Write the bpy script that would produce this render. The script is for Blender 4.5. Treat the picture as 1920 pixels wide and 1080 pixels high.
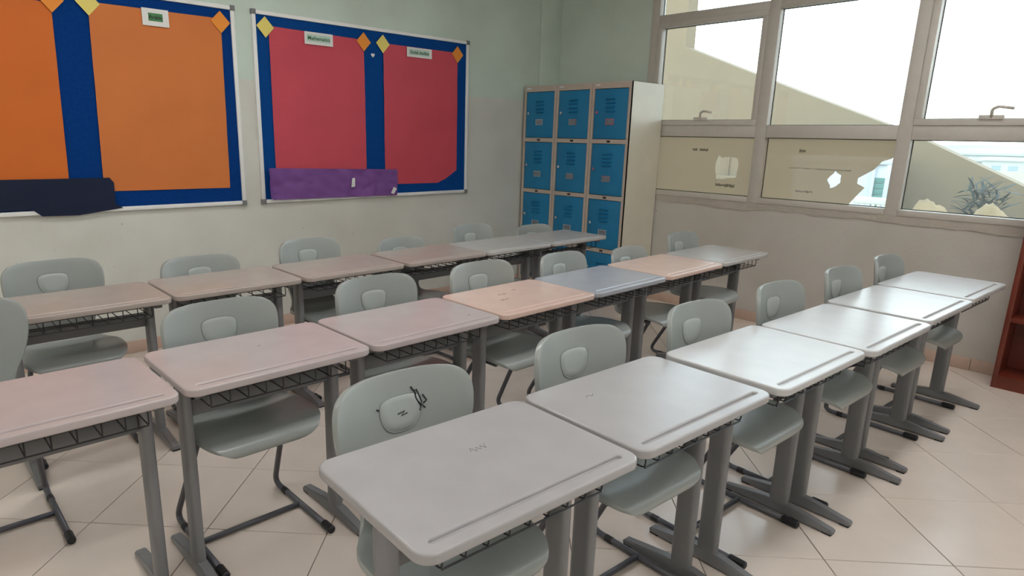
import bpy, bmesh, math, random
from mathutils import Vector, Matrix, noise
random.seed(7)
C = bpy.context.scene.collection
S = bpy.context.scene
PI = math.pi
for o in list(bpy.data.objects):
    bpy.data.objects.remove(o)

# ------------------------------------------------------------------ camera
cam_d = bpy.data.cameras.new('camera')
cam = bpy.data.objects.new('camera', cam_d)
C.objects.link(cam)
Rt = Vector((0.743169838, -0.668791299, 0.020415449))
Dn = Vector((-0.146253104, -0.192140976, -0.970408098))
Fw = Vector((0.652923136, 0.718192166, -0.240606181))
m = Matrix((Rt, -Dn, -Fw)).transposed().to_4x4()
m.translation = Vector((0, 0, 1.4555))
cam.matrix_world = m
cam_d.sensor_width = 36
cam_d.lens = 1211.34 / 1920 * 36
cam_d.shift_x = 66.8 / 1920
cam_d.shift_y = 17.16 / 1920
cam_d.clip_start = 0.02
cam_d.clip_end = 500
S.camera = cam

# ------------------------------------------------------------------ world, sun, daylight, exposure
XB, YA, ZC = 5.236, 4.599, 3.15          # window wall, notice board wall, ceiling
XW, YS = -3.4, -4.2                      # the two walls behind the camera
S.view_settings.view_transform = 'Standard'
S.view_settings.look = 'None'
S.view_settings.gamma = 1
S.view_settings.use_curve_mapping = False
S.view_settings.exposure = 0.0
W = bpy.data.worlds.new('world')
S.world = W
W.use_nodes = True
nt = W.node_tree
nt.nodes.clear()
wo = nt.nodes.new('ShaderNodeOutputWorld')
bg = nt.nodes.new('ShaderNodeBackground')
rp = nt.nodes.new('ShaderNodeValToRGB')
tc = nt.nodes.new('ShaderNodeTexCoord')
sx = nt.nodes.new('ShaderNodeSeparateXYZ')
nt.links.new(tc.outputs['Generated'], sx.inputs[0])
nt.links.new(sx.outputs['Z'], rp.inputs[0])
nt.links.new(rp.outputs[0], bg.inputs[0])
nt.links.new(bg.outputs[0], wo.inputs[0])
rp.color_ramp.elements[0].position = 0.0
rp.color_ramp.elements[0].color = (0.88, 0.95, 0.94, 1)
rp.color_ramp.elements[1].position = 0.7
rp.color_ramp.elements[1].color = (0.60, 0.76, 0.95, 1)
bg.inputs[1].default_value = 5.2

def light(name, kind, loc, rot, energy, col=(1, 1, 1), **kw):
    d = bpy.data.lights.new(name, kind)
    d.energy = energy
    d.color = col
    for k, v in kw.items():
        setattr(d, k, v)
    o = bpy.data.objects.new(name, d)
    o.location = loc
    o.rotation_euler = rot
    C.objects.link(o)
    return o

# sun stands behind the school building: it lights the yard, not the room
light('sun', 'SUN', (-20, -10, 20), (math.radians(38), 0, math.radians(-70)), 0.7, (1, 0.95, 0.86), angle=0.01)
# daylight enters through the window band of the right wall
dl = light('window_daylight', 'AREA', (XB + 0.16, 0.35, 2.0), (0, PI / 2, 0), 60, (0.95, 0.98, 1.0),
           shape='RECTANGLE', size=1.9, size_y=6.2)
dl.data.cycles.is_portal = True

# ------------------------------------------------------------------ materials
def mat(name, col, rough=0.5, metal=0.0, var=0.0, scale=8.0, bump=0.0, bscale=60.0, spec=0.5, detail=4.0, col2=None, coat=0.0):
    mt = bpy.data.materials.new(name)
    mt.use_nodes = True
    n = mt.node_tree
    b = n.nodes['Principled BSDF']
    b.inputs['Roughness'].default_value = rough
    b.inputs['Metallic'].default_value = metal
    b.inputs['Specular IOR Level'].default_value = spec
    b.inputs['Coat Weight'].default_value = coat
    b.inputs['Coat Roughness'].default_value = 0.15
    b.inputs['Base Color'].default_value = (*col, 1)
    tcd = n.nodes.new('ShaderNodeTexCoord')
    if var > 0 or col2:
        nz = n.nodes.new('ShaderNodeTexNoise')
        nz.inputs['Scale'].default_value = scale
        nz.inputs['Detail'].default_value = detail
        n.links.new(tcd.outputs['Object'], nz.inputs['Vector'])
        r = n.nodes.new('ShaderNodeValToRGB')
        r.color_ramp.elements[0].position = 0.3
        r.color_ramp.elements[1].position = 0.7
        c2 = col2 if col2 else tuple(min(1, c * (1 + var)) for c in col)
        c1 = col if col2 else tuple(c * (1 - var) for c in col)
        r.color_ramp.elements[0].color = (*c1, 1)
        r.color_ramp.elements[1].color = (*c2, 1)
        n.links.new(nz.outputs['Fac'], r.inputs[0])
        n.links.new(r.outputs[0], b.inputs['Base Color'])
    if bump > 0:
        nb = n.nodes.new('ShaderNodeTexNoise')
        nb.inputs['Scale'].default_value = bscale
        nb.inputs['Detail'].default_value = 3
        n.links.new(tcd.outputs['Object'], nb.inputs['Vector'])
        bp = n.nodes.new('ShaderNodeBump')
        bp.inputs['Strength'].default_value = bump
        bp.inputs['Distance'].default_value = 0.01
        n.links.new(nb.outputs['Fac'], bp.inputs['Height'])
        n.links.new(bp.outputs[0], b.inputs['Normal'])
    return mt

def L(r, g, b):                      # sRGB 0-255 to linear
    f = lambda c: (c / 255 / 12.92) if c <= 10 else ((c / 255 + 0.055) / 1.055) ** 2.4
    return (f(r), f(g), f(b))

def wall_paint(name, lower, upper, step):
    """two coats of paint: a duller scrubbable dado below, a paler coat above, with scuffs"""
    mt = mat(name, lower, rough=0.55, spec=0.3)
    n = mt.node_tree
    b = n.nodes['Principled BSDF']
    g = n.nodes.new('ShaderNodeNewGeometry')
    s = n.nodes.new('ShaderNodeSeparateXYZ')
    n.links.new(g.outputs['Position'], s.inputs[0])
    gt = n.nodes.new('ShaderNodeMath')
    gt.operation = 'GREATER_THAN'
    gt.inputs[1].default_value = step
    n.links.new(s.outputs['Z'], gt.inputs[0])
    mx = n.nodes.new('ShaderNodeMix')
    mx.data_type = 'RGBA'
    n.links.new(gt.outputs[0], mx.inputs[0])
    mx.inputs[6].default_value = (*lower, 1)
    mx.inputs[7].default_value = (*upper, 1)
    nz = n.nodes.new('ShaderNodeTexNoise')
    nz.inputs['Scale'].default_value = 2.2
    nz.inputs['Detail'].default_value = 6
    n.links.new(g.outputs['Position'], nz.inputs['Vector'])
    r = n.nodes.new('ShaderNodeValToRGB')
    r.color_ramp.elements[0].position = 0.25
    r.color_ramp.elements[0].color = (0.88, 0.87, 0.85, 1)
    r.color_ramp.elements[1].position = 0.6
    r.color_ramp.elements[1].color = (1, 1, 1, 1)
    n.links.new(nz.outputs['Fac'], r.inputs[0])
    ml = n.nodes.new('ShaderNodeMix')
    ml.data_type = 'RGBA'
    ml.blend_type = 'MULTIPLY'
    ml.inputs[0].default_value = 1
    n.links.new(mx.outputs[2], ml.inputs[6])
    n.links.new(r.outputs[0], ml.inputs[7])
    sp = n.nodes.new('ShaderNodeTexNoise')
    sp.inputs['Scale'].default_value = 26
    sp.inputs['Detail'].default_value = 1
    n.links.new(g.outputs['Position'], sp.inputs['Vector'])
    sr = n.nodes.new('ShaderNodeValToRGB')
    sr.color_ramp.elements[0].position = 0.79
    sr.color_ramp.elements[0].color = (1, 1, 1, 1)
    sr.color_ramp.elements[1].position = 0.84
    sr.color_ramp.elements[1].color = (0.55, 0.52, 0.48, 1)
    n.links.new(sp.outputs['Fac'], sr.inputs[0])
    m2 = n.nodes.new('ShaderNodeMix')
    m2.data_type = 'RGBA'
    m2.blend_type = 'MULTIPLY'
    m2.inputs[0].default_value = 0.7
    n.links.new(ml.outputs[2], m2.inputs[6])
    n.links.new(sr.outputs[0], m2.inputs[7])
    n.links.new(m2.outputs[2], b.inputs['Base Color'])
    nb = n.nodes.new('ShaderNodeTexNoise')
    nb.inputs['Scale'].default_value = 45
    bp = n.nodes.new('ShaderNodeBump')
    bp.inputs['Strength'].default_value = 0.12
    bp.inputs['Distance'].default_value = 0.01
    n.links.new(g.outputs['Position'], nb.inputs['Vector'])
    n.links.new(nb.outputs['Fac'], bp.inputs['Height'])
    n.links.new(bp.outputs[0], b.inputs['Normal'])
    return mt

M = {}
M['wallA'] = wall_paint('wall_paint_two_tone', L(218, 218, 211), L(209, 224, 214), 1.812)
M['wallB'] = wall_paint('wall_paint_window_side', L(202, 197, 190), L(212, 226, 217), 1.84)
M['wallC'] = wall_paint('wall_paint_plain', L(205, 205, 196), L(205, 215, 206), 1.82)
M['ceil'] = mat('ceiling_white', L(232, 232, 228), 0.8)
M['grout'] = mat('floor_grout', L(128, 118, 112), 0.9)
M['tile'] = mat('floor_tile_cream', L(226, 213, 203), 0.24, var=0.035, scale=5, spec=0.5, bump=0.02, bscale=8)
M['skirt'] = mat('skirting_tile_pinkish', L(205, 178, 162), 0.4, var=0.06, scale=10)
M['alu'] = mat('window_frame_painted_metal', L(202, 196, 188), 0.4, var=0.03, scale=20)
M['bead'] = mat('rubber_bead', L(50, 50, 48), 0.7)
M['plaster'] = mat('rough_sill_plaster', L(188, 180, 170), 0.9, bump=0.6, bscale=40, var=0.06)
M['locker_blue'] = mat('locker_door_blue', L(30, 128, 178), 0.4, var=0.06, scale=6, spec=0.4)
M['locker_shaded'] = mat('locker_front_shaded', L(196, 184, 172), 0.45, var=0.03, scale=5)  # cream body colour with the shade of the front put into it
M['locker_side'] = mat('locker_side_cream', L(222, 216, 200), 0.4, var=0.05, scale=4)
M['chrome'] = mat('chrome', (0.75, 0.77, 0.8), 0.25, metal=1)
M['dark'] = mat('dark_slot', L(40, 40, 44), 0.7)
M['card'] = mat('name_card', L(120, 130, 140), 0.6, var=0.3, scale=120)
M['sticker'] = mat('white_sticker', L(225, 228, 226), 0.6)
M['felt'] = mat('board_felt_blue', L(12, 70, 140), 0.9, var=0.10, scale=60, bump=0.15, bscale=300, spec=0.1)
M['felt_l'] = mat('board_felt_blue_left', L(8, 58, 128), 0.9, var=0.10, scale=60, bump=0.15, bscale=300, spec=0.1)
M['white_alu'] = mat('board_frame_white', L(240, 240, 238), 0.35, var=0.03)
M['corner'] = mat('board_corner_grey', L(120, 122, 124), 0.5)
M['orange'] = mat('paper_orange', L(214, 124, 64), 0.62, var=0.05, scale=3, spec=0.3)
M['orange_d'] = mat('paper_orange_deep', L(216, 112, 44), 0.62, var=0.05, scale=3, spec=0.3)
M['red'] = mat('paper_red', L(206, 80, 94), 0.62, var=0.06, scale=3, spec=0.3)
M['purple'] = mat('paper_purple', L(124, 80, 148), 0.6, var=0.08, scale=5, spec=0.3)
M['navy'] = mat('paper_navy', L(22, 32, 58), 0.65, var=0.1, scale=5, spec=0.3)
M['yellow'] = mat('card_yellow', L(238, 220, 122), 0.6, spec=0.3)
M['amber'] = mat('card_amber', L(242, 152, 60), 0.6, spec=0.3)
M['paper'] = mat('paper_white', L(232, 232, 230), 0.6)
M['paleg'] = mat('paper_pale_green', L(190, 214, 200), 0.6)
M['ink_green'] = mat('ink_green', L(34, 92, 62), 0.6)
M['green_strip'] = mat('sign_green', L(70, 130, 78), 0.6)
M['ink'] = mat('ink_black', L(24, 24, 34), 0.6)
M['chair'] = mat('chair_plastic_grey', L(156, 161, 159), 0.26, var=0.05, scale=4, spec=0.55, bump=0.06, bscale=260)
M['emblem'] = mat('chair_emblem_grey', L(170, 176, 174), 0.28, spec=0.5)
M['groove'] = mat('chair_groove_shade', L(134, 142, 140), 0.5)  # ring darker than the shell: shade of the relief put into the colour
M['tube'] = mat('chair_tube_dark', L(92, 92, 98), 0.4, metal=0.3)
M['cap'] = mat('black_plastic', L(30, 30, 34), 0.5)
M['leg'] = mat('desk_leg_grey', L(130, 130, 133), 0.38, metal=0.15, var=0.03)
M['beam'] = mat('desk_beam_grey', L(112, 112, 114), 0.45, metal=0.15)
M['wire'] = mat('basket_wire_black', L(38, 38, 42), 0.45)
for k, c in dict(taupe=(176, 164, 157), rose=(184, 172, 172), peach=(214, 186, 174), bluegrey=(168, 170, 177),
                 warm=(186, 183, 180), ash=(168, 165, 166), pale=(192, 191, 191)).items():
    M['top_' + k] = mat('desk_top_' + k, L(*c), 0.26, var=0.035, scale=9, spec=0.5, bump=0.015, bscale=120)
M['wood'] = mat('bookshelf_red_wood', L(112, 48, 34), 0.35, var=0.18, scale=9, detail=6)
M['wood_in'] = mat('bookshelf_red_wood_inner', L(108, 44, 32), 0.4, var=0.18, scale=9, detail=6)
M['yardwall'] = mat('yard_wall_cream', L(112, 96, 72), 0.9, var=0.04, scale=1.5)
M['ground'] = mat('yard_ground', L(130, 120, 100), 0.95, var=0.08, scale=0.8)
M['sand'] = mat('sand_heap', L(122, 102, 70), 0.95, var=0.12, scale=6, bump=0.4, bscale=12)
M['leaf'] = mat('shrub_leaf', L(28, 38, 28), 0.7, var=0.2, scale=20)
M['stem'] = mat('shrub_stem', L(110, 92, 70), 0.8)
M['kiosk'] = mat('kiosk_white', L(176, 182, 188), 0.6)
M['teal'] = mat('kiosk_shutter_teal', L(70, 116, 108), 0.6)
M['plastic'] = mat('garden_chair_white', L(196, 196, 186), 0.35)
M['hill'] = mat('far_hill', L(140, 150, 138), 1.0, var=0.12, scale=0.08)
M['farwall'] = mat('far_building_hazed', L(160, 163, 160), 0.9)  # distance haze put into the pale colour of the far buildings
M['farwin'] = mat('far_window', L(120, 136, 140), 0.4)
M['added_lamp_body'] = mat('added_lamp_housing', L(230, 230, 230), 0.5)
M['whiteboard'] = mat('whiteboard', L(238, 240, 240), 0.2)

def glass_mat():
    mt = bpy.data.materials.new('window_glass_dusty')
    mt.use_nodes = True
    n = mt.node_tree
    n.nodes.clear()
    out = n.nodes.new('ShaderNodeOutputMaterial')
    tr = n.nodes.new('ShaderNodeBsdfTransparent')
    tr.inputs[0].default_value = (0.95, 0.98, 0.97, 1)
    gl = n.nodes.new('ShaderNodeBsdfGlossy')
    gl.inputs['Roughness'].default_value = 0.05
    df = n.nodes.new('ShaderNodeBsdfTranslucent')
    df.inputs[0].default_value = (0.85, 0.88, 0.84, 1)
    fr = n.nodes.new('ShaderNodeFresnel')
    fr.inputs[0].default_value = 1.45
    m1 = n.nodes.new('ShaderNodeMixShader')
    n.links.new(fr.outputs[0], m1.inputs[0])
    n.links.new(tr.outputs[0], m1.inputs[1])
    n.links.new(gl.outputs[0], m1.inputs[2])
    m2 = n.nodes.new('ShaderNodeMixShader')
    m2.inputs[0].default_value = 0.035
    n.links.new(m1.outputs[0], m2.inputs[1])
    n.links.new(df.outputs[0], m2.inputs[2])
    n.links.new(m2.outputs[0], out.inputs[0])
    return mt
def film_mat(name, col, alpha):
    mt = bpy.data.materials.new(name)
    mt.use_nodes = True
    n = mt.node_tree
    n.nodes.clear()
    out = n.nodes.new('ShaderNodeOutputMaterial')
    tr = n.nodes.new('ShaderNodeBsdfTransparent')
    tl = n.nodes.new('ShaderNodeBsdfTranslucent')
    tl.inputs[0].default_value = (*col, 1)
    df = n.nodes.new('ShaderNodeBsdfDiffuse')
    df.inputs[0].default_value = (*col, 1)
    a = n.nodes.new('ShaderNodeMixShader')
    a.inputs[0].default_value = 0.35
    n.links.new(tl.outputs[0], a.inputs[1])
    n.links.new(df.outputs[0], a.inputs[2])
    m2 = n.nodes.new('ShaderNodeMixShader')
    m2.inputs[0].default_value = alpha
    n.links.new(tr.outputs[0], m2.inputs[1])
    n.links.new(a.outputs[0], m2.inputs[2])
    n.links.new(m2.outputs[0], out.inputs[0])
    return mt
M['glass'] = glass_mat()
M['film'] = film_mat('window_film_frosted', L(200, 185, 163), 0.82)
M['residue'] = film_mat('tape_residue', L(150, 156, 156), 0.45)
M['residue_d'] = film_mat('tape_residue_dark', L(90, 90, 84), 0.6)
lm = bpy.data.materials.new('added_lamp_glow')  # glow of the added ceiling lamps that brighten the room
lm.use_nodes = True
lm.node_tree.nodes['Principled BSDF'].inputs['Emission Color'].default_value = (1, 0.985, 0.96, 1)
lm.node_tree.nodes['Principled BSDF'].inputs['Emission Strength'].default_value = 20.0
M['lamp'] = lm

# ------------------------------------------------------------------ mesh helpers
def link_mesh(name, me, mt, parent=None):
    o = bpy.data.objects.new(name, me)
    if mt is not None and len(me.materials) == 0:
        me.materials.append(mt)
    C.objects.link(o)
    if parent is not None:
        o.parent = parent
    return o

def obj(name, bm, mt, parent=None, smooth=False, recalc=True):
    me = bpy.data.meshes.new(name)
    if recalc:
        bmesh.ops.recalc_face_normals(bm, faces=bm.faces)
    bm.to_mesh(me)
    bm.free()
    if smooth:
        for p in me.polygons:
            p.use_smooth = True
    return link_mesh(name, me, mt, parent)

def smooth_angle(o, deg=40):
    me = o.data
    for p in me.polygons:
        p.use_smooth = True
    me.set_sharp_from_angle(angle=math.radians(deg))

def add_box(bm, x0, x1, y0, y1, z0, z1, bev=0.0):
    vs = [bm.verts.new(p) for p in ((x0, y0, z0), (x1, y0, z0), (x1, y1, z0), (x0, y1, z0),
                                    (x0, y0, z1), (x1, y0, z1), (x1, y1, z1), (x0, y1, z1))]
    fs = [bm.faces.new([vs[i] for i in f]) for f in ((3, 2, 1, 0), (4, 5, 6, 7), (0, 1, 5, 4), (1, 2, 6, 5), (2, 3, 7, 6), (3, 0, 4, 7))]
    if bev > 0:
        es = list({e for f in fs for e in f.edges})
        bmesh.ops.bevel(bm, geom=es, offset=bev, segments=2, affect='EDGES', profile=0.5)

def box(name, x0, x1, y0, y1, z0, z1, mt, parent=None, bev=0.0):
    bm = bmesh.new()
    add_box(bm, x0, x1, y0, y1, z0, z1, bev)
    o = obj(name, bm, mt, parent)
    if bev > 0:
        smooth_angle(o)
    return o

def add_tube(bm, pts, r, seg=8, closed=False):
    pts = [Vector(p) for p in pts]
    n = len(pts)
    rs = r if isinstance(r, (list, tuple)) else [r] * n
    rings = []
    up = None
    for i, p in enumerate(pts):
        if closed:
            t = (pts[(i + 1) % n] - pts[i - 1]).normalized()
        else:
            t = (pts[min(i + 1, n - 1)] - pts[max(i - 1, 0)]).normalized()
        if up is None:
            up = Vector((0, 0, 1)) if abs(t.z) < 0.9 else Vector((1, 0, 0))
        a = t.cross(up).normalized()
        b = a.cross(t).normalized()
        up = b
        rings.append([bm.verts.new(p + (a * math.cos(2 * PI * k / seg) + b * math.sin(2 * PI * k / seg)) * rs[i]) for k in range(seg)])
    for i in range(n if closed else n - 1):
        A, B = rings[i], rings[(i + 1) % n]
        for k in range(seg):
            bm.faces.new((A[k], A[(k + 1) % seg], B[(k + 1) % seg], B[k]))
    if not closed:
        bm.faces.new(rings[0][::-1])
        bm.faces.new(rings[-1])

def fillet(pts, r, n=5):
    pts = [Vector(p) for p in pts]
    out = [pts[0]]
    for i in range(1, len(pts) - 1):
        p, a, b = pts[i], pts[i - 1], pts[i + 1]
        u = (a - p).normalized()
        v = (b - p).normalized()
        d = min(r, (a - p).length * 0.45, (b - p).length * 0.45)
        s, e = p + u * d, p + v * d
        for k in range(n + 1):
            t = k / n
            out.append(s * (1 - t) ** 2 + p * 2 * t * (1 - t) + e * t * t)
    out.append(pts[-1])
    return out

def rrect(w, d, r, n=6, cx=0, cy=0):
    out = []
    for (sx_, sy_, a0) in ((1, 1, 0), (-1, 1, PI / 2), (-1, -1, PI), (1, -1, 1.5 * PI)):
        for k in range(n + 1):
            a = a0 + k / n * PI / 2
            out.append((cx + sx_ * (w / 2 - r) + r * math.cos(a), cy + sy_ * (d / 2 - r) + r * math.sin(a)))
    return out

def fill_curve(loops, half_thick, bevel=0.0, res=2):
    """extruded flat shape with holes -> mesh data, lying in local XY, centred on z = 0"""
    cu = bpy.data.curves.new('outline', 'CURVE')
    cu.dimensions = '2D'
    cu.fill_mode = 'BOTH'
    cu.extrude = max(half_thick - bevel, 0.0)
    cu.bevel_depth = bevel
    cu.bevel_resolution = res
    cu.offset = -bevel
    for lp in loops:
        s = cu.splines.new('POLY')
        s.points.add(len(lp) - 1)
        for p, q in zip(s.points, lp):
            p.co = (q[0], q[1], 0, 1)
        s.use_cyclic_u = True
    o = bpy.data.objects.new('outline', cu)
    C.objects.link(o)
    dg = bpy.context.evaluated_depsgraph_get()
    dg.update()
    me = bpy.data.meshes.new_from_object(o.evaluated_get(dg))
    bpy.data.objects.remove(o)
    bpy.data.curves.remove(cu)
    return me

def text_mesh(body, size):
    cu = bpy.data.curves.new('lettering', 'FONT')
    cu.body = body
    cu.size = size
    cu.align_x = 'CENTER'
    cu.align_y = 'CENTER'
    cu.extrude = 0.0003
    cu.offset = 0.0006
    o = bpy.data.objects.new('lettering', cu)
    C.objects.link(o)
    dg = bpy.context.evaluated_depsgraph_get()
    dg.update()
    me = bpy.data.meshes.new_from_object(o.evaluated_get(dg))
    bpy.data.objects.remove(o)
    bpy.data.curves.remove(cu)
    return me

def apply_mods(o):
    dg = bpy.context.evaluated_depsgraph_get()
    dg.update()
    me = bpy.data.meshes.new_from_object(o.evaluated_get(dg))
    old = o.data
    o.modifiers.clear()
    o.data = me
    bpy.data.meshes.remove(old)
    return o

def tag(o, label=None, cat=None, group=None, kind=None):
    if label: o['label'] = label
    if cat: o['category'] = cat
    if group: o['group'] = group
    if kind: o['kind'] = kind
    return o

def empty(name, loc=(0, 0, 0), rz=0.0):
    o = bpy.data.objects.new(name, None)
    o.empty_display_size = 0.1
    o.location = loc
    o.rotation_euler = (0, 0, rz)
    C.objects.link(o)
    return o

def dup(o, parent=None):
    c = o.copy()
    C.objects.link(c)
    if parent is not None:
        c.parent = parent
    for ch in list(o.children):
        dup(ch, c)
    return c

def struct(o):
    o['kind'] = 'structure'
    return o

# ------------------------------------------------------------------ room shell
WX0, WX1 = XW - 0.2, XB + 0.2
Z0, Z1 = 0.98, 2.98            # window band
YL, YR = 3.53, -2.86
struct(box('wall_far', WX0, WX1, YA, YA + 0.2, -0.05, ZC + 0.1, M['wallA']))
wb = bmesh.new()
add_box(wb, XB, WX1, YS, YA, -0.05, Z0)
add_box(wb, XB, WX1, YS, YA, Z1, ZC + 0.1)
add_box(wb, XB, WX1, YL, YA, Z0, Z1)
add_box(wb, XB, WX1, YS, YR, Z0, Z1)
struct(obj('wall_right', wb, M['wallB']))
struct(box('wall_left', WX0, XW, YS, YA, -0.05, ZC + 0.1, M['wallC']))
struct(box('wall_near', WX0, WX1, YS - 0.2, YS, -0.05, ZC + 0.1, M['wallC']))
struct(box('ceiling', XW, XB, YS, YA, ZC, ZC + 0.1, M['ceil']))
struct(box('trim_1', 4.945, XB, YA - 0.022, YA, 0.0, ZC, M['wallA'], bev=0.004))   # shallow corner pilaster

# floor: grout bed and diagonal tiles
fl = struct(box('floor', XW, XB, YS, YA, -0.05, -0.003, M['grout']))
TS, GAP = 0.455, 0.0035
A0, B0 = 2.558, 2.087
def clip_poly(poly, fn):
    out = []
    for i in range(len(poly)):
        p, q = poly[i], poly[(i + 1) % len(poly)]
        fp, fq = fn(p), fn(q)
        if fp >= 0: out.append(p)
        if fp * fq < 0:
            t = fp / (fp - fq)
            out.append((p[0] + (q[0] - p[0]) * t, p[1] + (q[1] - p[1]) * t))
    return out
def cam_px(p):
    d = Vector(p) - Vector((0, 0, 1.4555))
    z = d.dot(Fw)
    if z < 0.05: return None
    return (893.2 + 1211.34 * d.dot(Rt) / z, 557.16 + 1211.34 * d.dot(Dn) / z)
def prism(bm, poly, z0, z1):
    lo = [bm.verts.new((p[0], p[1], z0)) for p in poly]
    hi = [bm.verts.new((p[0], p[1], z1)) for p in poly]
    bm.faces.new(lo[::-1])
    bm.faces.new(hi)
    for i in range(len(poly)):
        j = (i + 1) % len(poly)
        bm.faces.new((lo[i], lo[j], hi[j], hi[i]))
s2 = math.sqrt(0.5)
full_tile = None
rest = bmesh.new()
h = TS / 2 - GAP / 2
for ia in range(-20, 20):
    for ib in range(-20, 20):
        a = A0 + (ia + 0.5) * TS
        b = B0 + (ib + 0.5) * TS
        cx, cy = (a + b) * s2, (a - b) * s2
        sq = [((a + u * h + b + v * h) * s2, (a + u * h - b - v * h) * s2) for u, v in ((-1, -1), (-1, 1), (1, 1), (1, -1))]
        poly = sq
        for fn in (lambda p: p[0] - XW, lambda p: XB - p[0], lambda p: p[1] - YS, lambda p: YA - p[1]):
            poly = clip_poly(poly, fn)
            if len(poly) < 3: break
        if len(poly) < 3: continue
        vis = False
        for p in poly + [(cx, cy)]:
            q = cam_px((p[0], p[1], 0))
            if q and -60 < q[0] < 1980 and 300 < q[1] < 1140: vis = True
        dz = random.uniform(-0.0004, 0.0004)
        if not vis:
            prism(rest, poly, -0.003, dz)
            continue
        whole = all(abs(p[0] - q[0]) < 1e-6 and abs(p[1] - q[1]) < 1e-6 for p, q in zip(poly, sq)) and len(poly) == 4
        if whole:
            if full_tile is None:
                bm = bmesh.new()
                prism(bm, [(p[0] - cx, p[1] - cy) for p in sq], -0.003, 0.0)
                es = [e for e in bm.edges if all(v.co.z > -0.001 for v in e.verts)]
                bmesh.ops.bevel(bm, geom=es, offset=0.0012, segments=1, affect='EDGES')
                t = obj('tile', bm, M['tile'], fl)
                full_tile = t.data
            else:
                t = link_mesh('tile', full_tile, None, fl)
            t.location = (cx, cy, dz)
        else:
            bm = bmesh.new()
            prism(bm, poly, -0.003, dz)
            obj('tile', bm, M['tile'], fl)
tag(obj('tile', rest, M['tile'], fl), kind='stuff')

# tiled skirting
def skirting(name, axis, fixed, lo, hi, sgn):
    root = struct(box(name, *((lo, hi, min(fixed, fixed + sgn * 0.006), max(fixed, fixed + sgn * 0.006)) if axis == 'x' else
                              (min(fixed, fixed + sgn * 0.006), max(fixed, fixed + sgn * 0.006), lo, hi)), 0.0, 0.079, M['grout']))
    n = int((hi - lo) / 0.4)
    st = (hi - lo) / n
    for i in range(n):
        p0, p1 = lo + i * st + 0.0015, lo + (i + 1) * st - 0.0015
        f0, f1 = sorted((fixed, fixed + sgn * 0.012))
        if axis == 'x': box('tile', p0, p1, f0, f1, 0.0005, 0.082, M['skirt'], root, bev=0.002)
        else: box('tile', f0, f1, p0, p1, 0.0005, 0.082, M['skirt'], root, bev=0.002)
skirting('baseboard_far', 'x', YA, XW, 4.94, -1)
skirting('baseboard_right', 'y', XB, YS, YA - 0.03, -1)

# ------------------------------------------------------------------ windows
FD = 0.075                                        # frame depth
XG = XB + 0.062                                   # glass plane
def bar(name, y0, y1, z0, z1, parent, x0=XB - 0.004, x1=XB + FD):
    return box(name, x0, x1, y0, y1, z0, z1, M['alu'], parent, bev=0.003)
PITCH = 1.046
mull = [3.49 - i * 1.0 for i in range(0)]
centres = [3.495, 2.436, 1.432, 0.386, -0.66, -1.706, -2.82]
TR0, TR1 = 1.497, 1.592                           # transom over the low lights
UT0, UT1 = 2.452, 2.515                           # upper transom
def pane(parent, y0, y1, z0, z1, name='pane'):
    bm = bmesh.new()
    add_box(bm, XG, XG + 0.005, y0, y1, z0, z1)
    return obj(name, bm, M['glass'], parent)
def bead(parent, y0, y1, z0, z1):
    bm = bmesh.new()
    t = 0.005
    for a in ((y0, y1, z0, z0 + t), (y0, y1, z1 - t, z1), (y0, y0 + t, z0, z1), (y1 - t, y1, z0, z1)):
        add_box(bm, XG - 0.004, XG - 0.0005, *a)
    return obj('bead', bm, M['bead'], parent)
def handle(parent, y, z, s):
    hb = box('handle', XB - 0.022, XB - 0.004, y - 0.065, y + 0.065, z, z + 0.028, M['alu'], parent, bev=0.003)
    bm = bmesh.new()
    add_tube(bm, fillet([(XB - 0.015, y, z + 0.012), (XB - 0.03, y, z + 0.062), (XB - 0.036, y - s * 0.03, z + 0.078),
                         (XB - 0.04, y - s * 0.11, z + 0.066)], 0.02, 5),
             0.0095, 8)
    hb2 = obj('lever', bm, M['alu'], hb, smooth=True)
    return hb
windows = []
for i in range(6):
    yl, yr = centres[i], centres[i + 1]
    w = struct(empty('window_%d' % (i + 1), (0, 0, 0)))
    windows.append(w)
    hw = 0.043
    a0, a1 = yr + hw, yl - hw                    # clear opening
    if i == 0:
        bar('jamb', yl - hw, YL, Z0, Z1, w)
    bar('mullion', (yr - hw) if i < 5 else YR, yr + hw, Z0, Z1, w)
    bar('sill_rail', a0, a1, Z0, 1.022, w, x0=XB - 0.012)
    bar('transom', a0, a1, TR0, TR1, w)
    bar('upper_transom', a0, a1, UT0, UT1, w)
    bar('head_rail', a0, a1, Z1 - 0.045, Z1, w)
    pane(w, a0, a1, 1.022, TR0)
    bead(w, a0, a1, 1.022, TR0)
    pane(w, a0, a1, UT1, Z1 - 0.045)
    bead(w, a0, a1, UT1, Z1 - 0.045)
    if i % 2 == 0:                                # top hung casement in every other bay
        sf = 0.042
        s = bmesh.new()
        for q in ((a0, a1, TR1, TR1 + sf), (a0, a1, UT0 - sf, UT0), (a0, a0 + sf, TR1 + sf, UT0 - sf), (a1 - sf, a1, TR1 + sf, UT0 - sf)):
            add_box(s, XB - 0.012, XB + 0.06, *q, bev=0.002)
        so = obj('sash', s, M['alu'], w)
        smooth_angle(so)
        pane(so, a0 + sf, a1 - sf, TR1 + sf, UT0 - sf)
        bead(so, a0 + sf, a1 - sf, TR1 + sf, UT0 - sf)
        handle(so, (a0 + a1) / 2 + 0.06 if i != 0 else 2.96, TR1 + sf - 0.006, 1)
    else:
        pane(w, a0, a1, TR1, UT0)
        bead(w, a0, a1, TR1, UT0)

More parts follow.
